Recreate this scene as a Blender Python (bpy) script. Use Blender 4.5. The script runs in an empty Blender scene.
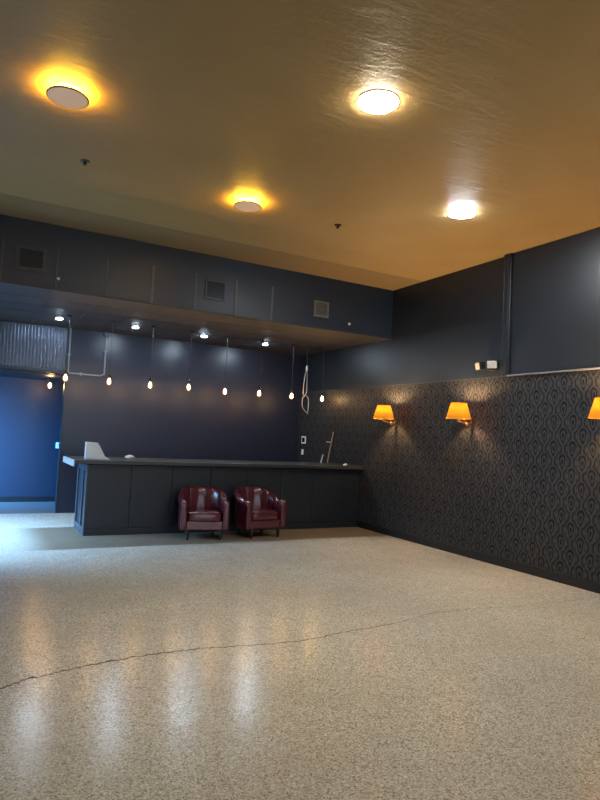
import bpy, bmesh, math, random
from mathutils import Vector, Matrix
random.seed(7)
PI = math.pi
SC = bpy.context.scene
COL = SC.collection

# ------------------------------------------------------------------ room dimensions (metres)
XR, H = 6.17, 4.085            # right wall, ceiling height
YS, ZS = 8.28, 3.258           # bulkhead face and underside
YB, YK = 9.02, 11.42           # bar front, back wall
ZB = 1.067                     # counter top
ZW = 2.46                      # top of wallpaper
YP = 13.1                      # passage back wall
XL, YF = -1.1, -4.5            # left wall, front wall
XP = 1.46                      # free end of the back wall
T = 0.14                       # wall thickness

# ------------------------------------------------------------------ materials
def new_mat(name):
    m = bpy.data.materials.new(name); m.use_nodes = True
    nt = m.node_tree; b = nt.nodes['Principled BSDF']
    return m, nt, b

def N(nt, typ, **kw):
    n = nt.nodes.new(typ)
    for k, v in kw.items():
        if k == 'op': n.operation = v
        else: setattr(n, k, v)
    return n

def M(nt, op, a, b=None, c=None, clamp=False):
    n = nt.nodes.new('ShaderNodeMath'); n.operation = op; n.use_clamp = clamp
    for i, v in enumerate((a, b, c)):
        if v is None: continue
        if isinstance(v, (int, float)): n.inputs[i].default_value = v
        else: nt.links.new(v, n.inputs[i])
    return n.outputs[0]

def mixc(nt, fac, a, b):
    n = nt.nodes.new('ShaderNodeMix'); n.data_type = 'RGBA'
    for s, v in ((n.inputs[0], fac), (n.inputs[6], a), (n.inputs[7], b)):
        if isinstance(v, (int, float)): s.default_value = v
        elif isinstance(v, tuple): s.default_value = (*v, 1) if len(v) == 3 else v
        else: nt.links.new(v, s)
    return n.outputs[2]

def maprange(nt, v, a, b, c=0.0, d=1.0, smooth=True):
    n = nt.nodes.new('ShaderNodeMapRange')
    if smooth: n.interpolation_type = 'SMOOTHSTEP'
    nt.links.new(v, n.inputs[0])
    for i, x in enumerate((a, b, c, d)): n.inputs[i+1].default_value = x
    return n.outputs[0]

def coords(nt, kind='Object'):
    return nt.nodes.new('ShaderNodeTexCoord').outputs[kind]

def noise(nt, vec, scale, detail=3, rough=.5, out=0, dist=0):
    n = nt.nodes.new('ShaderNodeTexNoise'); nt.links.new(vec, n.inputs['Vector'])
    n.inputs['Scale'].default_value = scale; n.inputs['Detail'].default_value = detail
    n.inputs['Roughness'].default_value = rough; n.inputs['Distortion'].default_value = dist
    return n.outputs[out]

def bump(nt, b, h, strength=.2, dist=.01):
    n = nt.nodes.new('ShaderNodeBump'); n.inputs['Strength'].default_value = strength
    n.inputs['Distance'].default_value = dist
    nt.links.new(h, n.inputs['Height']); nt.links.new(n.outputs[0], b.inputs['Normal'])

def plain(name, col, rough=.5, metal=0, var=.12, scale=6, spec=.5, bmp=0, bscale=40):
    m, nt, b = new_mat(name)
    c = coords(nt)
    f = noise(nt, c, scale, 4)
    lo = tuple(x*(1-var) for x in col); hi = tuple(min(1, x*(1+var)) for x in col)
    nt.links.new(mixc(nt, f, lo, hi), b.inputs['Base Color'])
    b.inputs['Roughness'].default_value = rough; b.inputs['Metallic'].default_value = metal
    b.inputs['Specular IOR Level'].default_value = spec
    if bmp: bump(nt, b, noise(nt, c, bscale, 3), bmp, .005)
    return m

def emis(name, col, strength, base=(.8, .8, .8)):
    m, nt, b = new_mat(name)
    b.inputs['Base Color'].default_value = (*base, 1)
    b.inputs['Emission Color'].default_value = (*col, 1)
    b.inputs['Emission Strength'].default_value = strength
    b.inputs['Roughness'].default_value = .4
    return m

MT = {}
MT['dark_wall'] = plain('dark_wall_paint', (.0088, .0126, .0182), .38, var=.2, scale=1.3, bmp=.10, bscale=9)
MT['back_wall'] = plain('glossy_back_wall_paint', (.0125, .016, .033), .34, var=.2, scale=1.1, bmp=.06, bscale=5)
MT['bulkhead'] = plain('bulkhead_paint', (.0058, .0145, .034), .42, var=.25, scale=1.5, bmp=.08, bscale=12)
MT['soffit'] = plain('soffit_underside_paint', (.028, .026, .029), .58, var=.35, scale=2.2, bmp=.15, bscale=6)
MT['passage'] = plain('passage_wall_paint', (.010, .020, .034), .4, var=.15, scale=1)
MT['plain_wall'] = plain('unseen_wall_paint', (.10, .105, .115), .6)
MT['batten'] = plain('seam_batten_paint', (.045, .043, .045), .5, var=.4, scale=8)
MT['batten_pale'] = plain('worn_seam_batten', (.085, .080, .082), .5, var=.4, scale=8)
MT['cable'] = plain('pale_cable', (.40, .41, .43), .5)
MT['bar'] = plain('bar_panel_paint', (.0045, .0075, .013), .45, var=.3, scale=2, bmp=.05, bscale=15)
MT['bar_end'] = plain('bar_end_frame_paint', (.03, .04, .055), .4, var=.2, scale=4)
MT['top'] = plain('countertop_laminate', (.05, .055, .06), .28, var=.25, scale=5)
MT['top_edge'] = plain('countertop_edge_band', (.022, .024, .026), .4, var=.3, scale=8)
MT['end_edge'] = plain('pale_end_band', (.30, .33, .36), .5, var=.4, scale=5)
MT['black'] = plain('black_plastic', (.012, .012, .013), .4)
MT['base'] = plain('black_baseboard_paint', (.004, .004, .005), .5)
MT['bronze'] = plain('dark_bronze_metal', (.05, .032, .022), .35, metal=.8)
MT['brass'] = plain('aged_brass_metal', (.62, .42, .22), .3, metal=1)
MT['white'] = plain('white_plastic', (.75, .75, .73), .45, var=.05)
MT['paper'] = plain('white_paper', (.72, .74, .78), .7, var=.06)
MT['steel'] = plain('galvanised_sheet', (.24, .27, .33), .24, metal=.75, var=.2, scale=4)
MT['conduit'] = plain('pale_conduit_paint', (.17, .185, .21), .4, var=.15)
MT['grille'] = plain('dark_grille_metal', (.035, .04, .05), .4, metal=.3, var=.3, scale=20)
MT['grille_pale'] = plain('pale_grille_metal', (.13, .135, .13), .45, metal=.2, var=.4, scale=25)
MT['grille_back'] = plain('vent_shadow_backing', (.006, .006, .008), .8)
MT['wood'] = plain('pale_pole_wood', (.33, .19, .10), .5, var=.3, scale=14)
MT['leg'] = plain('dark_stained_leg_wood', (.012, .009, .008), .4)
MT['cord'] = plain('black_cord', (.018, .018, .02), .5)
MT['amber_face'] = emis('dim_disc_face', (1, .58, .32), .050, (.66, .50, .34))  # faint glow added to lift the tone of the face
MT['alu'] = plain('dark_disc_rim', (.05, .04, .03), .4)

# leather
m, nt, b = new_mat('oxblood_leather')
c = coords(nt)
f = noise(nt, c, 7, 5)
nt.links.new(mixc(nt, f, (.046, .007, .012), (.10, .015, .024)), b.inputs['Base Color'])
b.inputs['Roughness'].default_value = .27
b.inputs['Coat Weight'].default_value = .25; b.inputs['Coat Roughness'].default_value = .2
bump(nt, b, noise(nt, c, 60, 4), .15, .004)
MT['leather'] = m

# ceiling: bumpy satin paint, duller band along the bulkhead
m, nt, b = new_mat('taupe_ceiling_paint')
c = coords(nt)
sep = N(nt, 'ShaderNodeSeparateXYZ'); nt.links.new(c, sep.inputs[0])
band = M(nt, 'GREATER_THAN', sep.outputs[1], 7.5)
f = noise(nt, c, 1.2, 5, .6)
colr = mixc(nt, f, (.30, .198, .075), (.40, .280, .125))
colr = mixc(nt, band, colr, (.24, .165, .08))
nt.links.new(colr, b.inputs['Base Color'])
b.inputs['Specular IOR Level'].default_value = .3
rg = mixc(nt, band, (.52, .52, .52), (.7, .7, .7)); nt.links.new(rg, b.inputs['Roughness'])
mp = N(nt, 'ShaderNodeMapping'); mp.inputs['Scale'].default_value = (1, 3.5, 1); nt.links.new(c, mp.inputs[0])
h1 = noise(nt, mp.outputs[0], 2.6, 5, .62, dist=.6)
h2 = noise(nt, c, 22, 3)
bump(nt, b, M(nt, 'ADD', M(nt, 'MULTIPLY', h1, 1.0), M(nt, 'MULTIPLY', h2, .12)), .2, .05)
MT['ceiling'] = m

# floor: polished terrazzo; an unpolished brown strip runs along the bar
m, nt, b = new_mat('polished_terrazzo')
c = coords(nt)
sep = N(nt, 'ShaderNodeSeparateXYZ'); nt.links.new(c, sep.inputs[0])
vo = N(nt, 'ShaderNodeTexVoronoi'); vo.inputs['Scale'].default_value = 150; nt.links.new(c, vo.inputs['Vector'])
cr = N(nt, 'ShaderNodeSeparateColor'); nt.links.new(vo.outputs['Color'], cr.inputs[0])
ramp = N(nt, 'ShaderNodeValToRGB'); nt.links.new(cr.outputs[0], ramp.inputs[0])
e = ramp.color_ramp; e.interpolation = 'CONSTANT'
e.elements[0].position = 0; e.elements[0].color = (.19, .16, .12, 1)
e.elements[1].position = .10; e.elements[1].color = (.30, .262, .20, 1)
for p_, cc in ((.26, (.41, .375, .31)), (.55, (.50, .465, .395)), (.84, (.61, .58, .51)), (.95, (.68, .64, .56))):
    x = e.elements.new(p_); x.color = (*cc, 1)
vo2 = N(nt, 'ShaderNodeTexVoronoi'); vo2.inputs['Scale'].default_value = 42; nt.links.new(c, vo2.inputs['Vector'])
cr2 = N(nt, 'ShaderNodeSeparateColor'); nt.links.new(vo2.outputs['Color'], cr2.inputs[0])
dk = M(nt, 'MULTIPLY', M(nt, 'LESS_THAN', cr2.outputs[1], .10), M(nt, 'LESS_THAN', vo2.outputs['Distance'], .28))
colr = mixc(nt, M(nt, 'MULTIPLY', dk, .55), ramp.outputs[0], (.07, .06, .05))
big = noise(nt, c, .9, 5, .6)
colr = mixc(nt, maprange(nt, big, .3, .7, .0, .32), colr, (.30, .255, .19))
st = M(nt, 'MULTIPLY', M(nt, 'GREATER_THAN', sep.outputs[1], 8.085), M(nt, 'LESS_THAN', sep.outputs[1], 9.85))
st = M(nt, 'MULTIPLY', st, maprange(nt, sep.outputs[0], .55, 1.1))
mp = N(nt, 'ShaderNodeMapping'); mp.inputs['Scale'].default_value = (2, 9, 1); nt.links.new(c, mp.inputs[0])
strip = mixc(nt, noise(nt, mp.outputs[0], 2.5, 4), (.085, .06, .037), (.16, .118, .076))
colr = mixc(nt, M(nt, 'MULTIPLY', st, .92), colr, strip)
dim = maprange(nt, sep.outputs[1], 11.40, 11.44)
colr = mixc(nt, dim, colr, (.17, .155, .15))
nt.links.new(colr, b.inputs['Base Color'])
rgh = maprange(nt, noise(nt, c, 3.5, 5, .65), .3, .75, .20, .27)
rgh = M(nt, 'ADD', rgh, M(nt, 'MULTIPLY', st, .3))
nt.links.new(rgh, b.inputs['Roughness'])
b.inputs['Specular IOR Level'].default_value = .36
bump(nt, b, noise(nt, c, 14, 3), .06, .01)
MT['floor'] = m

# damask wallpaper
m, nt, b = new_mat('damask_wallpaper')
c = coords(nt)
sep = N(nt, 'ShaderNodeSeparateXYZ'); nt.links.new(c, sep.inputs[0])
dn = N(nt, 'ShaderNodeTexNoise'); dn.inputs['Scale'].default_value = 9; nt.links.new(c, dn.inputs['Vector'])
u = M(nt, 'DIVIDE', sep.outputs[1], .262); v = M(nt, 'DIVIDE', sep.outputs[2], .31)
u = M(nt, 'ADD', u, M(nt, 'MULTIPLY', M(nt, 'SUBTRACT', dn.outputs[0], .5), .16))
def cell(x): return M(nt, 'SUBTRACT', M(nt, 'FRACT', M(nt, 'ADD', x, 50.5)), .5)
au = M(nt, 'ABSOLUTE', cell(u)); ab = M(nt, 'SUBTRACT', .5, au)
qa = cell(v); qb = cell(M(nt, 'ADD', v, .5))
cv = M(nt, 'COSINE', M(nt, 'MULTIPLY', v, 2*PI))
line = M(nt, 'ABSOLUTE', M(nt, 'SUBTRACT', au, M(nt, 'ADD', .25, M(nt, 'MULTIPLY', cv, .165))))
line = M(nt, 'SUBTRACT', 1.0, maprange(nt, line, .030, .055))
def tear(p, q):
    w_ = M(nt, 'ADD', .160, M(nt, 'MULTIPLY', q, .26))
    return M(nt, 'SQRT', M(nt, 'ADD', M(nt, 'POWER', M(nt, 'DIVIDE', p, w_), 2.0), M(nt, 'POWER', M(nt, 'DIVIDE', q, .30), 2.0)))
rr_ = M(nt, 'MINIMUM', tear(au, qa), tear(ab, qb))
ring = M(nt, 'SUBTRACT', 1.0, maprange(nt, M(nt, 'ABSOLUTE', M(nt, 'SUBTRACT', rr_, .84)), .12, .24))
fil_ = M(nt, 'MULTIPLY', M(nt, 'SINE', M(nt, 'MULTIPLY', u, 6*PI)), M(nt, 'SINE', M(nt, 'MULTIPLY', v, 4*PI)))
fil_ = M(nt, 'MULTIPLY', maprange(nt, M(nt, 'ABSOLUTE', fil_), .55, .75), M(nt, 'GREATER_THAN', rr_, 1.15))
core = M(nt, 'SUBTRACT', 1.0, maprange(nt, rr_, .30, .42))
mot = M(nt, 'MAXIMUM', M(nt, 'MAXIMUM', ring, core), M(nt, 'MULTIPLY', M(nt, 'MAXIMUM', line, M(nt, 'MULTIPLY', fil_, .55)), .9), clamp=True)
base = mixc(nt, noise(nt, c, 2, 4), (.029, .0295, .0325), (.0365, .037, .0405))
wear = maprange(nt, noise(nt, c, 26, 4, .7), .32, .66, .45, 1.0)
nt.links.new(mixc(nt, M(nt, 'MULTIPLY', mot, wear), base, (.0075, .007, .0072)), b.inputs['Base Color'])
nt.links.new(maprange(nt, mot, 0, 1, .48, .58), b.inputs['Roughness'])
nt.links.new(maprange(nt, mot, 0, 1, .34, .12), b.inputs['Specular IOR Level'])
bump(nt, b, mot, .2, .003)
MT['paper_wall'] = m

# lamp shade: translucent amber fabric lit from inside, with some glow added to the cloth
m, nt, b = new_mat('amber_shade_fabric')
out = nt.nodes['Material Output']
tr = N(nt, 'ShaderNodeBsdfTranslucent'); tr.inputs[0].default_value = (.32, .145, .012, 1)
df = N(nt, 'ShaderNodeBsdfDiffuse'); df.inputs[0].default_value = (.42, .19, .02, 1)
em = N(nt, 'ShaderNodeEmission'); em.inputs[0].default_value = (1, .43, .03, 1); em.inputs[1].default_value = .10
mx = N(nt, 'ShaderNodeMixShader'); mx.inputs[0].default_value = .45
ad = N(nt, 'ShaderNodeAddShader')
nt.links.new(tr.outputs[0], mx.inputs[1]); nt.links.new(df.outputs[0], mx.inputs[2])
nt.links.new(mx.outputs[0], ad.inputs[0]); nt.links.new(em.outputs[0], ad.inputs[1])
nt.links.new(ad.outputs[0], out.inputs[0]); nt.nodes.remove(b)
MT['shade'] = m

# clear window glass
m, nt, b = new_mat('window_glass')
out = nt.nodes['Material Output']
tp = N(nt, 'ShaderNodeBsdfTransparent'); gl = N(nt, 'ShaderNodeBsdfGlossy'); gl.inputs[1].default_value = .03
mx = N(nt, 'ShaderNodeMixShader'); mx.inputs[0].default_value = .08
nt.links.new(tp.outputs[0], mx.inputs[1]); nt.links.new(gl.outputs[0], mx.inputs[2]); nt.links.new(mx.outputs[0], out.inputs[0])
nt.nodes.remove(b)
MT['glass'] = m

m, nt, b = new_mat('amber_bulb_glow_glass')
out = nt.nodes['Material Output']
tp = N(nt, 'ShaderNodeBsdfTransparent'); tp.inputs[0].default_value = (1, .80, .55, 1)
em = N(nt, 'ShaderNodeEmission'); em.inputs[0].default_value = (1, .42, .10, 1); em.inputs[1].default_value = .30  # orange glow put into the glass draws the halo around the filament
mx = N(nt, 'ShaderNodeMixShader'); mx.inputs[0].default_value = .5
nt.links.new(tp.outputs[0], mx.inputs[1]); nt.links.new(em.outputs[0], mx.inputs[2]); nt.links.new(mx.outputs[0], out.inputs[0])
nt.nodes.remove(b)
MT['amber_glow_glass'] = m
MT['led_warm'] = emis('warm_white_disc', (1, .88, .66), 88)
MT['led_cool'] = emis('cool_white_disc', (.86, .94, 1), 80)
MT['led_amber'] = emis('amber_ring_light', (1, .55, .035), 42)
MT['down'] = emis('cool_downlight_lens', (.66, .83, 1), 160)
MT['filament'] = emis('warm_bulb_glow', (1, .72, .40), 85)
MT['sconce_bulb'] = emis('sconce_bulb_glow', (1, .62, .27), 380)
MT['flood_face'] = plain('floodlight_lens', (.42, .40, .36), .4, var=.05)
MT['screen'] = plain('dark_keypad_screen', (.02, .022, .03), .25)

# ------------------------------------------------------------------ geometry helpers
def link(name, bm, mat=None, parent=None, smooth=False, bevel=0, loc=None, seg=2):
    bmesh.ops.recalc_face_normals(bm, faces=bm.faces)
    me = bpy.data.meshes.new(name); bm.to_mesh(me); bm.free()
    if smooth:
        for p in me.polygons: p.use_smooth = True
    o = bpy.data.objects.new(name, me); COL.objects.link(o)
    if mat is not None: me.materials.append(MT[mat] if isinstance(mat, str) else mat)
    if parent is not None: o.parent = parent
    if loc is not None: o.location = loc
    if bevel:
        md = o.modifiers.new('bevel', 'BEVEL'); md.width = bevel; md.segments = seg; md.limit_method = 'ANGLE'
    if smooth:
        try: me.set_sharp_from_angle(angle=math.radians(50))
        except Exception: pass
    return o

def box(bm, x0, x1, y0, y1, z0, z1):
    v = [bm.verts.new((x, y, z)) for x in (x0, x1) for y in (y0, y1) for z in (z0, z1)]
    for f in ((0,1,3,2), (4,6,7,5), (0,4,5,1), (2,3,7,6), (0,2,6,4), (1,5,7,3)):
        bm.faces.new([v[i] for i in f])
    return v

def BX(*a):
    bm = bmesh.new(); box(bm, *a); return bm

def lathe(bm, prof, n=24, M4=None, cap0=True, cap1=True):
    rings = []
    for r, z in prof:
        rings.append([bm.verts.new(((M4 @ Vector((r*math.cos(2*PI*i/n), r*math.sin(2*PI*i/n), z))) if M4 else (r*math.cos(2*PI*i/n), r*math.sin(2*PI*i/n), z))) for i in range(n)])
    for a, b_ in zip(rings, rings[1:]):
        for i in range(n):
            bm.faces.new((a[i], a[(i+1) % n], b_[(i+1) % n], b_[i]))
    if cap0: bm.faces.new(rings[0][::-1])
    if cap1: bm.faces.new(rings[-1])
    return bm

def tube(bm, pts, r, n=8):
    pts = [Vector(p) for p in pts]
    rings = []
    ref = Vector((.13, .37, .92)).normalized()
    for i, p in enumerate(pts):
        t = (pts[min(i+1, len(pts)-1)] - pts[max(i-1, 0)]).normalized()
        a = t.cross(ref)
        if a.length < .05: a = t.cross(Vector((1, 0, 0)))
        a.normalize(); b_ = t.cross(a)
        rr = r[i] if isinstance(r, (list, tuple)) else r
        rings.append([bm.verts.new(p + rr*(math.cos(2*PI*k/n)*a + math.sin(2*PI*k/n)*b_)) for k in range(n)])
    for A, B in zip(rings, rings[1:]):
        for k in range(n):
            bm.faces.new((A[k], A[(k+1) % n], B[(k+1) % n], B[k]))
    bm.faces.new(rings[0][::-1]); bm.faces.new(rings[-1])
    return bm

def smooth_path(pts, sub=6):
    P = [Vector(p) for p in pts]; out = []
    for i in range(len(P)-1):
        p0, p1, p2, p3 = P[max(i-1, 0)], P[i], P[i+1], P[min(i+2, len(P)-1)]
        for k in range(sub):
            t = k/sub
            out.append(.5*((2*p1) + (p2-p0)*t + (2*p0-5*p1+4*p2-p3)*t*t + (3*p1-p0-3*p2+p3)*t**3))
    out.append(P[-1]); return out

def thing(name, label, cat, loc=(0, 0, 0), rz=0, group=None):
    o = bpy.data.objects.new(name, None); COL.objects.link(o)
    o.empty_display_size = .1
    o.location = loc; o.rotation_euler = (0, 0, rz); return tag(o, label, cat, group)

def tag(o, label, cat, group=None):
    o['label'] = label; o['category'] = cat
    if group: o['group'] = group
    return o

def struct(name, bm, mat, parent=None, **kw):
    o = link(name, bm, mat, parent, **kw)
    if parent is None: o['kind'] = 'structure'
    return o

def copy_tree(root, loc, rz, label):
    r = root.copy(); COL.objects.link(r); r.location = loc; r.rotation_euler = (0, 0, rz); r['label'] = label
    for ch in list(root.children):
        c_ = ch.copy(); COL.objects.link(c_); c_.parent = r
        for g in list(ch.children):
            d = g.copy(); COL.objects.link(d); d.parent = c_
    return r

# ------------------------------------------------------------------ the room shell
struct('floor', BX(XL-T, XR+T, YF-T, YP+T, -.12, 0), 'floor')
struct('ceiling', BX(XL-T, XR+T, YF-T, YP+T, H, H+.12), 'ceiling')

wr = struct('wall_right', BX(XR, XR+T, YF-T, YP+T, 0, H), 'dark_wall')
paper = link('wallpaper', BX(XR-.008, XR, YF, YK, .0, ZW), 'paper_wall', wr)
# a pipe chase runs from the ledge to the ceiling; the wall projects a little on its near side
bm = bmesh.new(); box(bm, XR-.035, XR, YF, 5.70, ZW+.016, H-.0)
link('upper_panel', bm, 'dark_wall', wr, bevel=.006)
bm = bmesh.new(); box(bm, XR-.055, XR, YF, 5.70, ZW, ZW+.016)
link('ledge_trim', bm, 'conduit', wr, bevel=.003)
bm = bmesh.new(); box(bm, XR-.012, XR, 5.70, YK, ZW, ZW+.010)
link('paper_edge_trim', bm, 'batten', wr)

bm = bmesh.new(); box(bm, XR-.024, XR-.008, YF, 9.0, 0, .11); box(bm, XR-.024, XR-.008, 9.86, YK, 0, .11)
struct('baseboard_right', bm, 'base', bevel=.004)

t = thing('pipe_chase', 'narrow dark vertical pipe cover on right wall from ceiling down to wallpaper ledge', 'pipe cover', (XR, 5.72, ZW))
link('cover_board', BX(-.075, 0, -.04, .04, .016, H-ZW), 'dark_wall', t, bevel=.008)
for y in (-.052, .052):
    link('edge_bead', tube(bmesh.new(), [(-.055, y, .016), (-.055, y, H-ZW)], .012, 8), 'dark_wall', t, smooth=True)

wb = struct('wall_back', BX(XP, XR, YK, YK+T, 0, ZS), 'back_wall')
# upper part of the back wall over the passage
struct('trim_1', BX(XL, XP, YK, YK+T, 2.43, ZS), 'bulkhead')
struct('trim_2', BX(XP-.012, XP, YK-.012, YK+T+.012, 0, 2.43), 'bulkhead', bevel=.003)
struct('wall_passage', BX(XL, XR, YP, YP+T, 0, ZS), 'passage')
pc = struct('ceiling_passage', BX(XL, XR, YK+T, YP, 2.41, 2.47), 'passage')
struct('baseboard_passage', BX(XL, XR, YP-.018, YP, 0, .10), 'base', bevel=.004)

# bulkhead over the bar
bk = struct('bulkhead', BX(XL, XR, YS, YP, ZS+.02, H), 'bulkhead')
link('underside', BX(XL, XR, YS, YK, ZS, ZS+.02), 'soffit', bk)
link('lower_lip', BX(XL, XR, YS-.006, YS, ZS-.012, ZS+.012), 'soffit', bk)
for i, x in enumerate([-1.0, -.39, .225, .86, 1.48, 2.09, 2.70, 3.32, 3.91]):
    w = .012 if i not in (5, 7, 8) else .015
    link('seam_batten', BX(x-w, x+w, YS-.008, YS, ZS+.012, H-.30), 'batten_pale' if i in (5, 6, 7, 8) else 'batten', bk)
for y in (9.0, 9.61, 10.22, 10.83):
    link('underside_seam', BX(XL, XR, y-.006, y+.006, ZS-.003, ZS), 'bulkhead', bk)
for x in [.225+.615*k for k in range(10)]:
    link('underside_seam', BX(x-.006, x+.006, YS, YK, ZS-.003, ZS), 'bulkhead', bk)

# left wall with a tall glazed opening, front wall with a shop window (both unseen, openings placed for the light they let in)
def wall_with_hole(name, axis, pos, t0, a0, a1, h0, h1, w0, w1):
    bm = bmesh.new()
    def b(x0, x1, z0, z1):
        if axis == 'x': box(bm, pos, pos+t0, x0, x1, z0, z1)
        else: box(bm, x0, x1, pos, pos+t0, z0, z1)
    b(a0, w0, 0, H); b(w1, a1, 0, H); b(w0, w1, 0, h0); b(w0, w1, h1, H)
    return struct(name, bm, 'plain_wall')
WL = (7.8, 12.9, .12, 2.2)
wall_with_hole('wall_left', 'x', XL-T, T, YF, YP, WL[2], WL[3], WL[0], WL[1])
WF = (-.6, 5.2, .45, 2.9)
wall_with_hole('wall_front', 'y', YF-T, T, XL, XR, WF[2], WF[3], WF[0], WF[1])

def window(name, axis, pos, a0, a1, z0, z1, n):
    bm = bmesh.new(); g = bmesh.new(); w = .04
    def b(B, x0, x1, z0_, z1_, d):
        if axis == 'x': box(B, pos-d, pos+d, x0, x1, z0_, z1_)
        else: box(B, x0, x1, pos-d, pos+d, z0_, z1_)
    b(bm, a0, a1, z0, z0+w, .03); b(bm, a0, a1, z1-w, z1, .03)
    for i in range(n+1):
        x = a0+(a1-a0)*i/n
        b(bm, max(a0, x-w/2), min(a1, x+w/2), z0+w, z1-w, .03)
    b(g, a0+.01, a1-.01, z0+.01, z1-.01, .004)
    o = struct(name, bm, 'black'); link('pane', g, 'glass', o)
window('window_1', 'x', XL-.07, WL[0], WL[1], WL[2], WL[3], 3)
window('window_2', 'y', YF-.07, WF[0], WF[1], WF[2], WF[3], 4)

# crack in the floor
pts = [(-.9, 3.62), (-.3, 3.80), (.0, 3.93), (.27, 3.99), (.41, 4.07), (.62, 4.13), (.9, 4.19), (1.21, 4.22), (1.57, 4.21), (1.86, 4.17), (2.33, 4.11),
       (2.72, 4.17), (3.05, 4.20), (3.37, 4.24), (3.93, 4.36), (4.63, 4.30), (5.4, 4.23), (6.07, 4.26)]
pp = smooth_path([(x, y, 0) for x, y in pts], 14)
bm = bmesh.new(); prev = None
for i, p in enumerate(pp):
    j = random.uniform(-.012, .012)
    s = max(0, 1-max(0, p.x)/6.2)
    w = (.0022+.0075*s**1.6)*random.uniform(.5, 1.4)
    a = bm.verts.new((p.x, p.y+j-w, .0012)); b_ = bm.verts.new((p.x, p.y+j+w, .0012))
    if prev: bm.faces.new((prev[0], a, b_, prev[1]))
    prev = (a, b_)
for x, y, L, an in ((.47, 4.09, .10, 2.2), (.37, 4.05, .07, 4.9), (1.55, 4.21, .12, 1.0), (3.1, 4.2, .16, .35)):
    dx, dy = math.cos(an), math.sin(an)
    a = bm.verts.new((x-dy*.004, y+dx*.004, .0012)); b_ = bm.verts.new((x+dy*.004, y-dx*.004, .0012)); c_ = bm.verts.new((x+dx*L, y+dy*L, .0012))
    bm.faces.new((a, b_, c_))
MT['crack'] = plain('crack_dirt', (.045, .037, .03), .9, var=.5, scale=20)
link('crack', bm, 'crack', bpy.data.objects['floor'])

# ------------------------------------------------------------------ the bar
bar = thing('bar_cabinet', 'long dark panelled bar cabinet running left from the right wall', 'bar', (3.85, 9.43, 0))
ox, oy = 3.85, 9.43
def L(x0, x1, y0, y1, z0, z1): return BX(x0-ox, x1-ox, y0-oy, y1-oy, z0, z1)
ztop = ZB-.065
link('body', L(1.55, XR-.01, 9.035, 9.84, 0, ztop-.002), 'bar', bar)
x = 1.60
edges = [1.535+.612*i for i in range(8)] + [XR-.02]
edges[-2] = 5.80
for i in range(len(edges)-1):
    link('front_panel', L(edges[i]+.004, edges[i+1]-.004, 9.02, 9.036, .10, ztop-.004), 'bar', bar, bevel=.003)
link('kick_board', L(1.535, XR-.02, 9.012, 9.036, 0, .095), 'bar', bar, bevel=.003)
# the framed end facing left
link('end_panel', L(1.54, 1.552, 9.05, 9.83, .0, ztop-.004), 'bar', bar)
for y0, y1 in ((9.02, 9.10), (9.30, 9.36), (9.76, 9.84)):
    link('end_stile', L(1.522, 1.541, y0, y1, 0, ztop-.004), 'bar_end', bar, bevel=.003)
link('end_rail', L(1.524, 1.541, 9.10, 9.76, 0, .11), 'bar_end', bar, bevel=.003)
link('end_rail', L(1.524, 1.541, 9.10, 9.76, ztop-.10, ztop-.004), 'bar_end', bar, bevel=.003)

ct = tag(link('countertop', BX(1.335, XR-.012, 8.925, 9.95, ZB-.05, ZB), 'top', bevel=.004),
         'long grey countertop slab lying on the bar cabinet', 'countertop')
link('edge_band', BX(1.335, XR-.012, 8.914, 8.925, ZB-.052, ZB-.006), 'top_edge', ct)
link('end_band', BX(1.317, 1.335, 8.90, 9.96, ZB-.090, ZB-.001), 'end_edge', ct)

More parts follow.
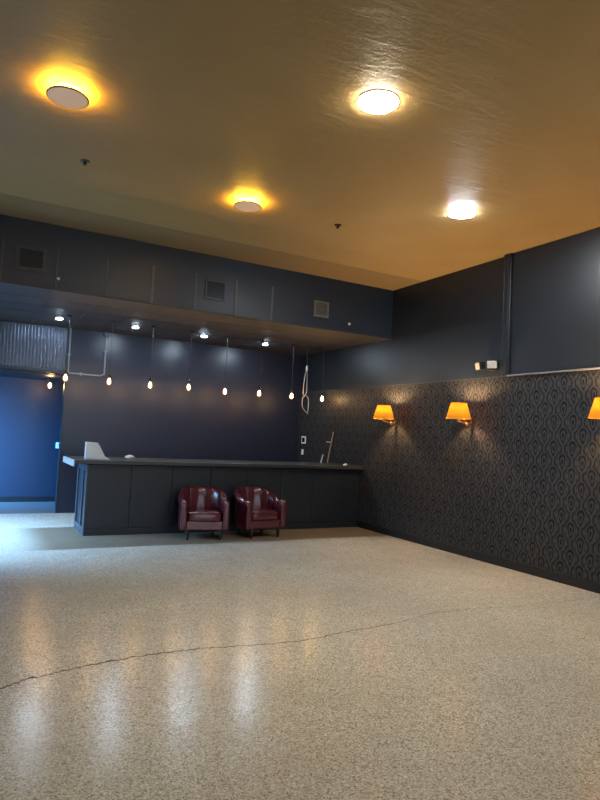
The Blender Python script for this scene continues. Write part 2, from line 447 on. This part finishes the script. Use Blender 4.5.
# ------------------------------------------------------------------ tub armchairs
def make_chair():
    t = thing('tub_armchair', 'oxblood leather tub armchair by the bar, the left one of the pair', 'armchair',
              (3.12, 8.62, 0), math.radians(-11), 'red leather tub chairs in front of the bar')
    # U path: arms run back from y=-.30, round the back
    W, D = .300, .30
    path = []
    nA, nB = 7, 34
    for i in range(nA): path.append((-W, -.29+i/(nA)*.25))
    for i in range(nB+1):
        a = PI - PI*i/nB
        path.append((W*math.cos(a), -.04+.275*math.sin(a)))
    for i in range(nA): path.append((W, -.04-(i+1)/nA*.25))
    n = len(path)
    cum = [0]
    for i in range(1, n): cum.append(cum[-1]+math.dist(path[i], path[i-1]))
    tot = cum[-1]
    # resample densely
    K = 132; P = []
    for k in range(K+1):
        s = tot*k/K; i = 0
        while i < n-2 and cum[i+1] < s: i += 1
        f = (s-cum[i])/max(1e-9, cum[i+1]-cum[i])
        P.append((path[i][0]+(path[i+1][0]-path[i][0])*f, path[i][1]+(path[i+1][1]-path[i][1])*f))
    bm = bmesh.new(); rings = []
    NCH = 11
    for k in range(K+1):
        u = k/K
        a = P[max(0, k-1)]; b_ = P[min(K, k+1)]
        tx, ty = b_[0]-a[0], b_[1]-a[1]; l = math.hypot(tx, ty); nx, ny = -ty/l, tx/l   # outward on this winding
        x, y = P[k]
        if nx*x+ny*(y+.04) < 0: nx, ny = -nx, -ny
        e = abs(u-.5)*2                      # 1 at arm fronts, 0 at the back
        s = max(0, min(1, (.80-e)/.55)); s = s*s*(3-2*s)
        ht = .555+.165*s
        ch = abs(math.sin(PI*NCH*u))**.55    # channels
        inset = .010*(1-ch)
        htc = ht - .012*(1-ch)
        th = .042+.012*s
        lean = .035*s                        # the back leans outward a little
        prof = [(+.040, .135), (+.046, .20), (+.050, .36), (th+lean*.6, htc-.09), (th+.010+lean, htc-.050), (th+.004+lean, htc-.018),
                (.022+lean, htc), (-.012+lean*.9, htc-.001), (-.036+lean*.8+inset*.6, htc-.022), (-.044+lean*.6+inset, htc-.060),
                (-.044+inset, htc-.14), (-.044+inset, .40), (-.044, .30), (-.04, .135)]
        rings.append([bm.verts.new((x+nx*o, y+ny*o, z)) for o, z in prof])
    m_ = len(rings[0])
    for A, B in zip(rings, rings[1:]):
        for j in range(m_):
            bm.faces.new((A[j], A[(j+1) % m_], B[(j+1) % m_], B[j]))
    # padded fronts of the arms: shrink a copy of each end ring forwards
    for R, sgn in ((rings[0], -1), (rings[-1], -1)):
        cx = sum(v.co.x for v in R)/m_; cz = sum(v.co.z for v in R)/m_
        last = R
        for f, d in ((.93, .012), (.78, .020), (.4, .023)):
            q = [bm.verts.new((cx+(v.co.x-cx)*f, v.co.y+sgn*d, cz+(v.co.z-cz)*(1-(1-f)*.35))) for v in R]
            for j in range(m_): bm.faces.new((last[j], last[(j+1) % m_], q[(j+1) % m_], q[j]))
            last = q
        bm.faces.new(last)
    link('backrest', bm, 'leather', t, smooth=True)
    # seat base with an apron in front
    bm = bmesh.new()
    v = [(-.256, -.285), (.256, -.285), (.256, -.02), (.20, .12), (.11, .19), (0, .205), (-.11, .19), (-.20, .12), (-.256, -.02)]
    lo = [bm.verts.new((x, y, .14)) for x, y in v]; hi = [bm.verts.new((x, y, .267)) for x, y in v]
    for i in range(len(v)): bm.faces.new((lo[i], lo[(i+1) % len(v)], hi[(i+1) % len(v)], hi[i]))
    bm.faces.new(hi); bm.faces.new(lo[::-1])
    link('seat_base', bm, 'leather', t, bevel=.012)
    # cushion: a pillowed slab
    bm = bmesh.new(); rows = []
    n2 = 48
    out = []
    for i in range(n2):
        a = 2*PI*i/n2; ca, sa = math.cos(a), math.sin(a)
        pw = .42
        x = .252*math.copysign(abs(ca)**pw, ca); y = math.copysign(abs(sa)**pw, sa)
        y = y*.225-.085
        if y > .05: x *= 1-.38*((y-.05)/.09)**1.5
        out.append((x, y))
    for f, z in ((.90, .268), (.985, .278), (1.0, .30), (1.01, .33), (1.0, .355), (.975, .375), (.90, .388), (.7, .398), (.35, .402)):
        rows.append([bm.verts.new((x*f, -.085+(y+.085)*f, z)) for x, y in out])
    for A, B in zip(rows, rows[1:]):
        for j in range(n2): bm.faces.new((A[j], A[(j+1) % n2], B[(j+1) % n2], B[j]))
    bm.faces.new(rows[-1]); bm.faces.new(rows[0][::-1])
    cu = link('seat_cushion', bm, 'leather', t, smooth=True)
    for z in (.281, .374):
        f = .995
        ring_ = [(x*f, -.085+(y+.085)*f, z) for x, y in out]
        link('piping', tube(bmesh.new(), ring_+[ring_[0]], .0055, 6), 'leather', cu, smooth=True)
    for x, y in ((-.235, -.27), (.235, -.27), (-.2, .15), (.2, .15)):
        Mx = Matrix.Translation((x, y, 0))
        bm = lathe(bmesh.new(), [(.016, 0), (.019, .01), (.027, .12), (.029, .142)], 12, Mx)
        link('leg', bm, 'leg', t, smooth=True)
    return t
chair = make_chair()
copy_tree(chair, (3.99, 8.61, 0), math.radians(7), 'oxblood leather tub armchair by the bar, the right one of the pair')

# ------------------------------------------------------------------ ceiling lamps
def disc(loc, label, mat, amber):
    t = thing('ceiling_lamp', label, 'ceiling lamp', loc, 0, 'round disc lamps on the ceiling')
    if amber:
        link('housing', lathe(bmesh.new(), [(.105, 0), (.105, -.054)], 40), 'white', t, smooth=True)
        link('glow_ring', lathe(bmesh.new(), [(.108, -.050), (.148, -.0505)], 48, cap0=False, cap1=False), 'led_amber', t, smooth=True)
        link('rim', lathe(bmesh.new(), [(.10, -.052), (.152, -.052), (.155, -.055), (.155, -.062), (.145, -.064), (.10, -.063)], 48), 'alu', t, smooth=True)
        link('diffuser', lathe(bmesh.new(), [(.146, -.063), (.144, -.066), (.08, -.070), (.01, -.071)], 48), 'amber_face', t, smooth=True)
    else:
        link('rim', lathe(bmesh.new(), [(.140, 0), (.151, -.0005), (.153, -.004), (.1525, -.010), (.14, -.010)], 48), 'white', t, smooth=True)
        link('diffuser', lathe(bmesh.new(), [(.140, -.0102), (.151, -.0104), (.1505, -.0125), (.143, -.0175), (.12, -.0225), (.06, -.027), (.01, -.028)], 48), mat, t, smooth=True)
    return t
disc((.49, 4.85, H), 'round ceiling lamp with amber halo and faintly glowing face, the larger one at upper left', '', True)
disc((2.52, 6.08, H), 'round ceiling lamp with amber halo and faintly glowing face, nearer the bulkhead', '', True)
disc((2.53, 3.68, H), 'round ceiling lamp glowing warm white, the larger at upper centre', 'led_warm', False)
disc((4.59, 4.97, H), 'round ceiling lamp glowing cool white, nearer the right wall', 'led_cool', False)
# the same lamps go on over the part of the room behind the camera

for loc, lab in (((.81, 6.08, H), 'small round cover plate on the ceiling between the amber lamps'),
                 ((3.71, 6.13, H), 'small dark plug stub on the ceiling right of the far amber lamp')):
    t = thing('ceiling_plate', lab, 'ceiling fitting', loc)
    link('flange', lathe(bmesh.new(), [(.045, 0), (.045, -.006), (.03, -.010)], 20), 'batten' if loc[0] < 1 else 'bronze', t, smooth=True)
    link('stub', lathe(bmesh.new(), [(.014, -.010), (.014, -.03), (.02, -.034), (.02, -.04)], 14), 'bronze', t, smooth=True)

# recessed downlights under the bulkhead
names_ = ['leftmost', 'second from the left', 'third from the left', 'rightmost']
for (x, y), w in zip(((1.18, 10.5), (2.39, 10.43), (3.62, 10.44), (4.85, 10.47)), names_):
    t = thing('downlight', f'cool white downlight under the bulkhead, {w} of four', 'downlight', (x, y, ZS), 0, 'downlights over the bar')
    link('trim_ring', lathe(bmesh.new(), [(.045, 0), (.062, -.001), (.064, -.006), (.058, -.010), (.048, -.008)], 28), 'white', t, smooth=True)
    link('lens', lathe(bmesh.new(), [(.048, -.008), (.046, -.013), (.02, -.019), (.006, -.020)], 28), 'down', t, smooth=True)

# pendant bulbs over the bar
def pendant(loc, drop, label, grp):
    t = thing('pendant_bulb', label, 'pendant lamp', loc, 0, grp)
    z0 = -drop
    link('canopy', lathe(bmesh.new(), [(.045, 0), (.045, -.012), (.02, -.028), (.006, -.032)], 20), 'black', t, smooth=True)
    link('cord', tube(bmesh.new(), [(0, 0, -.03), (0, 0, z0+.125)], .0045, 6), 'cord', t, smooth=True)
    link('socket', lathe(bmesh.new(), [(.008, z0+.128), (.019, z0+.12), (.021, z0+.070), (.017, z0+.062)], 16), 'black', t, smooth=True)
    link('bulb', lathe(bmesh.new(), [(.014, z0+.062), (.019, z0+.045), (.034, z0+.015), (.041, z0-.014), (.038, z0-.036), (.025, z0-.055), (.006, z0-.062)], 20), 'amber_glow_glass', t, smooth=True)
    link('filament', lathe(bmesh.new(), [(.006, z0+.045), (.016, z0+.028), (.021, z0-.005), (.018, z0-.030), (.006, z0-.040)], 14), 'filament', t, smooth=True)
    return t
ord_ = ['first from the left', 'second from the left', 'third from the left', 'fourth from the left', 'fifth from the left', 'sixth from the left', 'seventh from the left', 'rightmost']
for k in range(8):
    pendant((1.285+.665*k, 10.1, ZS), ZS-2.275+random.uniform(-.015, .015), f'bare warm bulb hanging on a cord over the bar, {ord_[k]} of eight', 'pendant bulbs in a row over the bar')
pendant((1.29, 12.2, 2.41), .155, 'bare warm bulb hanging low under the passage ceiling behind the back wall', 'pendant bulb in the passage')

# ------------------------------------------------------------------ wall sconces
def sconce(y, z, label):
    t = thing('wall_sconce', label, 'wall lamp', (XR-.008, y, z), 0, 'wall lamps on the wallpaper')
    link('back_plate', BX(-.022, 0, -.035, .035, -.10, .065), 'bronze', t, bevel=.008)
    ar = link('arm', tube(bmesh.new(), smooth_path([(-.02, 0, .0), (-.07, 0, -.035), (-.13, 0, -.030), (-.20, 0, -.012), (-.262, 0, .0), (-.262, 0, .03)], 6), .011, 10), 'brass', t, smooth=True)
    link('knuckle', lathe(bmesh.new(), [(.006, -.035), (.02, -.03), (.024, -.01), (.02, .01), (.006, .016)], 14, Matrix.Translation((-.10, 0, -.022))), 'brass', ar, smooth=True)
    link('socket', lathe(bmesh.new(), [(.03, .03), (.03, .036), (.016, .045), (.016, .150)], 14, Matrix.Translation((-.262, 0, 0))), 'brass', t, smooth=True)
    link('bulb', lathe(bmesh.new(), [(.014, .150), (.022, .165), (.030, .19), (.028, .21), (.016, .228), (.004, .232)], 16, Matrix.Translation((-.262, 0, 0))), 'sconce_bulb', t, smooth=True)
    bm = bmesh.new()
    lathe(bm, [(.168, .035), (.106, .245)], 40, Matrix.Translation((-.262, 0, 0)), False, False)
    sh = link('lamp_shade', bm, 'shade', t, smooth=True)
    md = sh.modifiers.new('thick', 'SOLIDIFY'); md.thickness = .003
    for r, zz in ((.168, .035), (.106, .245)):
        ring_ = [(-.262+r*math.cos(2*PI*i/40), r*math.sin(2*PI*i/40), zz) for i in range(41)]
        link('hem', tube(bmesh.new(), ring_, .004, 6), 'shade', sh, smooth=True)
    return t
sconce(8.04, 1.86, 'wall lamp with orange cone shade, the far one nearest the back corner')
sconce(6.32, 1.86, 'wall lamp with orange cone shade, the middle one below the twin floodlight')
sconce(4.12, 1.86, 'wall lamp with orange cone shade, cut off by the right edge of the picture')

# ------------------------------------------------------------------ vents on the bulkhead
def vent(x0, x1, z0, z1, label, mat, border, n):
    cx, cz = (x0+x1)/2, (z0+z1)/2; w, h = (x1-x0)/2, (z1-z0)/2
    t = thing('wall_vent', label, 'vent', (cx, YS, cz), 0, 'vents in the bulkhead')
    link('backing', BX(-w+.01, w-.01, -.006, 0, -h+.01, h-.01), 'grille_back', t)
    bm = bmesh.new(); b_ = border
    box(bm, -w, w, -.020, 0, h-b_, h); box(bm, -w, w, -.020, 0, -h, -h+b_)
    box(bm, -w, -w+b_, -.020, 0, -h+b_, h-b_); box(bm, w-b_, w, -.020, 0, -h+b_, h-b_)
    link('frame', bm, mat, t)
    for i in range(n):
        z = -h+b_+(2*h-2*b_)*(i+.5)/n
        bm = bmesh.new(); v = box(bm, -w+b_, w-b_, -.018, -.006, z-.005, z+.004)
        for q in v:
            if q.co.y < -.01: q.co.z -= .010
        link('slat', bm, mat, t)
    return t
vent(.37, .73, 3.44, 3.75, 'square louvred vent on the bulkhead, the leftmost of three', 'grille', .045, 9)
vent(2.84, 3.16, 3.44, 3.73, 'square louvred dark vent between two seams of the bulkhead, the middle one', 'grille', .03, 9)
vent(4.64, 4.91, 3.44, 3.69, 'small pale grey vent on the bulkhead, the rightmost of three', 'grille_pale', .03, 8)
for x, z, lab in ((.88, 3.40, 'tiny white sensor bump on the bulkhead by the left seam'), (5.31, 3.40, 'tiny white sensor bump on the bulkhead right of the pale vent')):
    t = thing('sensor', lab, 'sensor', (x, YS, z))
    Mx = Matrix.Rotation(PI/2, 4, 'X')
    link('plate', lathe(bmesh.new(), [(.03, 0), (.03, .006), (.022, .010)], 16, Mx), 'grille', t, smooth=True)
    link('dome', lathe(bmesh.new(), [(.020, .010), (.018, .020), (.010, .028), (.003, .030)], 16, Mx), 'white', t, smooth=True)

# ------------------------------------------------------------------ passage, corrugated sheet, conduit
bm = bmesh.new(); per = .054; n = int((XP-.03-XL)/per*8)
f0 = []; f1 = []
for i in range(n+1):
    x = XL+.01+(XP-.04-XL)*i/n; y = YK-.022-.016*math.sin(2*PI*x/per)
    f0.append((bm.verts.new((x, y, 2.50)), bm.verts.new((x, y, 3.235)), bm.verts.new((x, y+.003, 2.50)), bm.verts.new((x, y+.003, 3.235))))
for A, B in zip(f0, f0[1:]):
    for i, j in ((0, 1), (3, 2)):
        bm.faces.new((A[i], B[i], B[j], A[j]))
    bm.faces.new((A[1], B[1], B[3], A[3])); bm.faces.new((A[2], B[2], B[0], A[0]))
bm.faces.new((f0[0][0], f0[0][1], f0[0][3], f0[0][2])); bm.faces.new((f0[-1][0], f0[-1][2], f0[-1][3], f0[-1][1]))
sh = tag(link('corrugated_sheet', bm, 'steel', smooth=True), 'ribbed grey metal sheet on the wall over the passage opening', 'metal sheet')
link('bottom_rail', BX(XL+.01, XP-.03, YK-.035, YK, 2.445, 2.50), 'bulkhead', sh, bevel=.004)

t = thing('conduit_pipe', 'thin pale conduit bent up the back wall right of the passage', 'conduit', (1.50, YK, 2.455))
pts = [(0, -.02, 0), (.50, -.02, .0), (.555, -.02, .008), (.592, -.02, .035), (.602, -.02, .09), (.602, -.02, ZS-2.46)]
link('pipe', tube(bmesh.new(), smooth_path(pts, 5), .016, 10), 'conduit', t, smooth=True)
for x, z in ((.2, 0), (.602, .45)):
    bm = BX(x-.012, x+.012, -.038, 0, z-.030, z+.030) if x < .3 else BX(x-.030, x+.030, -.038, 0, z-.012, z+.012)
    link('mounting_clip', bm, 'conduit', t, bevel=.003)
link('junction_box', BX(.555, .65, -.05, 0, ZS-2.455-.09, ZS-2.455-.004), 'grille', t, bevel=.005)
t = thing('riser_pipe', 'thin pale upright pipe beside the ribbed metal sheet', 'conduit', (1.485, YK, 2.47))
link('pipe', tube(bmesh.new(), [(0, -.017, .0), (0, -.017, ZS-2.47)], .014, 10), 'conduit', t, smooth=True)
link('mounting_clip', BX(-.03, .03, -.034, 0, .30, .325), 'conduit', t, bevel=.003)

# light switch on the passage wall
def plate(name, label, cat, loc, rz, w, h, dark=None):
    t = thing(name, label, cat, loc, rz)
    link('plate', BX(-w/2, w/2, -.010, 0, -h/2, h/2), 'white', t, bevel=.004)
    if dark: link('screen', BX(-w/2*dark, w/2*dark, -.014, -.009, -h/2*dark, h/2*dark), 'screen', t, bevel=.002)
    else: link('toggle', BX(-.012, .012, -.020, -.009, -.026, .026), 'white', t, bevel=.003)
    return t
plate('light_switch', 'white light switch on the passage wall near the opening edge', 'switch', (1.615, YP, 1.12), 0, .08, .12)
RW = -PI/2
plate('keypad', 'white framed keypad with dark screen on wallpaper by the back corner', 'keypad', (XR-.008, 11.14, 1.47), RW, .18, .15, .66)
plate('light_switch', 'white light switch below the keypad by the back corner', 'switch', (XR-.008, 11.17, 1.22), RW, .085, .115)
def dark_plate(name, label, cat, loc, w, h):
    t = thing(name, label, cat, loc, RW)
    link('plate', BX(-w/2, w/2, -.010, 0, -h/2, h/2), 'black', t, bevel=.004)
    for z in (-.024, .024):
        link('socket_face', lathe(bmesh.new(), [(.017, .010), (.016, .014), (.004, .015)], 14, Matrix.Translation((0, 0, z)) @ Matrix.Rotation(PI/2, 4, 'X')), 'grille_back', t, smooth=True)
dark_plate('wall_outlet', 'black wall outlet under the middle wall lamp', 'outlet', (XR-.008, 6.25, 1.56), .085, .13)
dark_plate('wall_outlet', 'black wall outlet low on the wallpaper at the right edge', 'outlet', (XR-.008, 4.36, .37), .085, .13)

# twin floodlight
t = thing('twin_floodlight', 'small twin head floodlight with white faces on dark wall above the middle lamp', 'floodlight', (XR, 5.97, 2.61))
link('back_box', BX(-.045, 0, -.06, .06, -.055, .055), 'black', t, bevel=.008)
def head(y, yaw, tilt, w, h):
    hd = link('head', BX(-.05, .03, -w/2, w/2, -h/2, h/2), 'black', t, bevel=.008)
    hd.location = (-.115, y, .01); hd.rotation_euler = (0, tilt, yaw)
    link('lens', BX(-.058, -.049, -w/2+.008, w/2-.008, -h/2+.008, h/2-.008), 'flood_face', hd, bevel=.003)
    link('bracket_arm', tube(bmesh.new(), [(-.02, 0, .0), (-.06, y*.6, .01), (-.11, y, .01)], .011, 8), 'black', t, smooth=True)
head(.115, math.radians(-20), math.radians(-12), .13, .105)
head(-.10, math.radians(30), math.radians(-8), .14, .11)

# ------------------------------------------------------------------ loose things
# upright white holder with a swept side
bm = bmesh.new()
prof = [(0, 0), (.345, 0), (.345, .006), (.30, .014), (.265, .05), (.235, .105), (.205, .165), (.175, .215), (.15, .236), (0, .242)]
a = [bm.verts.new((x, -.09, z)) for x, z in prof]; b_ = [bm.verts.new((x, .09, z)) for x, z in prof]
for i in range(len(prof)):
    j = (i+1) % len(prof); bm.faces.new((a[i], a[j], b_[j], b_[i]))
bm.faces.new(a); bm.faces.new(b_[::-1])
st = tag(link('file_holder', bm, 'paper', loc=(1.53, 9.32, ZB), bevel=.004), 'white file holder with a swept right side on the bar end', 'file holder')
st.rotation_euler = (0, 0, math.radians(-4))
link('side_sheet', BX(-.004, .162, -.096, -.091, .004, .238), 'paper', st)

def crumple(loc, r, seed, label, name, sx=1.0):
    rnd = random.Random(seed); bm = bmesh.new()
    bmesh.ops.create_icosphere(bm, subdivisions=3, radius=r)
    dirs = [Vector((rnd.uniform(-1, 1), rnd.uniform(-1, 1), rnd.uniform(-1, 1))).normalized() for _ in range(14)]
    for v in bm.verts:
        d = v.co.normalized()
        k = 1-.35*max(0, max(d.dot(q) for q in dirs)-.55)/.45 + rnd.uniform(-.05, .05)
        v.co = Vector((v.co.x*k*sx, v.co.y*k, v.co.z*k*.72))
    mz = min(v.co.z for v in bm.verts)
    for v in bm.verts: v.co.z -= mz
    return tag(link(name, bm, 'paper', loc=loc), label, 'napkin')
crumple((2.20, 9.42, ZB), .06, 3, 'small crumpled white napkin on the bar right of the file holder', 'crumpled_napkin', 1.7)
crumple((5.82, 8.99, ZB), .035, 5, 'small crumpled white napkin on the right end of the bar', 'crumpled_napkin', 1.3)

t = thing('broom_pole', 'pale wooden pole leaning on the wallpaper behind the bar', 'pole', (6.02, 10.10, 0))
link('handle', tube(bmesh.new(), [(-.06, .02, .06), (.122, -.15, 1.66)], .013, 10), 'wood', t, smooth=True)
bm = BX(-.13, .01, -.08, .12, 0, .065)
link('head', bm, 'black', t, bevel=.01)
link('clip', tube(bmesh.new(), [(.095, -.13, 1.46), (.05, -.03, 1.46)], .007, 8), 'white', t, smooth=True)
tag(link('white_rod', tube(bmesh.new(), [(5.98, 10.50, .008), (6.08, 10.20, 1.21)], .011, 8), 'white', smooth=True), 'thin white rod leaning behind the bar left of the wooden pole', 'rod')

t = thing('hanging_cable', 'pale looped cable hanging from the bulkhead between two pendant bulbs', 'cable', (5.59, 10.14, ZS))
link('feed', tube(bmesh.new(), smooth_path([(.0, 0, 0), (-.01, 0, -.15), (.02, 0, -.30), (.01, 0, -.37)], 5), .006, 8), 'cord', t, smooth=True)
link('plug', lathe(bmesh.new(), [(.010, .06), (.018, .03), (.024, -.02), (.016, -.05)], 12, Matrix.Translation((.01, 0, -.42))), 'white', t, smooth=True)
link('strand', tube(bmesh.new(), smooth_path([(.0, 0, -.45), (-.035, 0, -.65), (-.045, 0, -.88), (-.02, 0, -.95), (-.055, 0, -1.0), (-.05, 0, -1.15), (.02, 0, -1.24), (.075, 0, -1.28)], 6), .0075, 8), 'cable', t, smooth=True)
link('strand', tube(bmesh.new(), smooth_path([(.015, 0, -.45), (.03, .01, -.68), (.03, .01, -.86), (.015, .01, -.93), (.07, .01, -.98), (.085, .01, -1.12), (.075, .008, -1.28)], 6), .0075, 8), 'cable', t, smooth=True)

# ------------------------------------------------------------------ daylight outside the two unseen windows, plus an added blue fill
def area(name, loc, rot, sx, sy, power, col):
    d = bpy.data.lights.new(name, 'AREA'); d.shape = 'RECTANGLE'; d.size = sx; d.size_y = sy; d.energy = power; d.color = col
    o = bpy.data.objects.new(name, d); COL.objects.link(o); o.location = loc; o.rotation_euler = rot
    return o
dl = area('daylight_left', (XL-.85, 9.4, 2.1), (0, -math.radians(44), 0), 2.0, 2.9, 105, (.30, .60, 1))  # daylight inferred at left; its blue also stands in for lens haze
dl.data.spread = math.radians(76)
dp = area('passage_blue_fill', (XL-.30, 12.05, 1.35), (0, -math.radians(72), math.radians(34)), 1.9, 1.1, 75, (.09, .40, 1))  # added to tint the passage wall blue, in place of lens haze
dp.data.spread = math.radians(84)
area('front_daylight_fill', ((WF[0]+WF[1])/2, YF-.4, 1.7), (PI/2, 0, 0), 5.8, 2.5, 32, (.80, .90, 1))  # added for broad light from the front; its window is unseen
w = bpy.data.worlds.new('World'); SC.world = w; w.use_nodes = True
bg = w.node_tree.nodes['Background']; bg.inputs[0].default_value = (.45, .55, .7, 1); bg.inputs[1].default_value = .3

# ------------------------------------------------------------------ camera
f_px, yaw, pit, rol = 610.18, math.radians(28.401), math.radians(3.362), math.radians(2.834)
fw = Vector((math.sin(yaw)*math.cos(pit), math.cos(yaw)*math.cos(pit), math.sin(pit)))
rt = Vector((math.cos(yaw), -math.sin(yaw), 0)); up = rt.cross(fw)
r2 = math.cos(rol)*rt + math.sin(rol)*up; u2 = -math.sin(rol)*rt + math.cos(rol)*up
cd = bpy.data.cameras.new('camera'); cam = bpy.data.objects.new('camera', cd); COL.objects.link(cam)
cd.sensor_width = 36; cd.sensor_fit = 'AUTO'; cd.lens = 36*f_px/800; cd.clip_start = .05
cam.matrix_world = Matrix(((r2.x, u2.x, -fw.x, 0), (r2.y, u2.y, -fw.y, 0), (r2.z, u2.z, -fw.z, 1.55), (0, 0, 0, 1)))
SC.camera = cam

vs = SC.view_settings
vs.view_transform = 'Standard'; vs.look = 'None'; vs.exposure = 2.28; vs.gamma = 1; vs.use_curve_mapping = False
SC.cycles.use_denoising = True
SC.cycles.max_bounces = 8; SC.cycles.diffuse_bounces = 5; SC.cycles.glossy_bounces = 4
SC.cycles.sample_clamp_indirect = 6
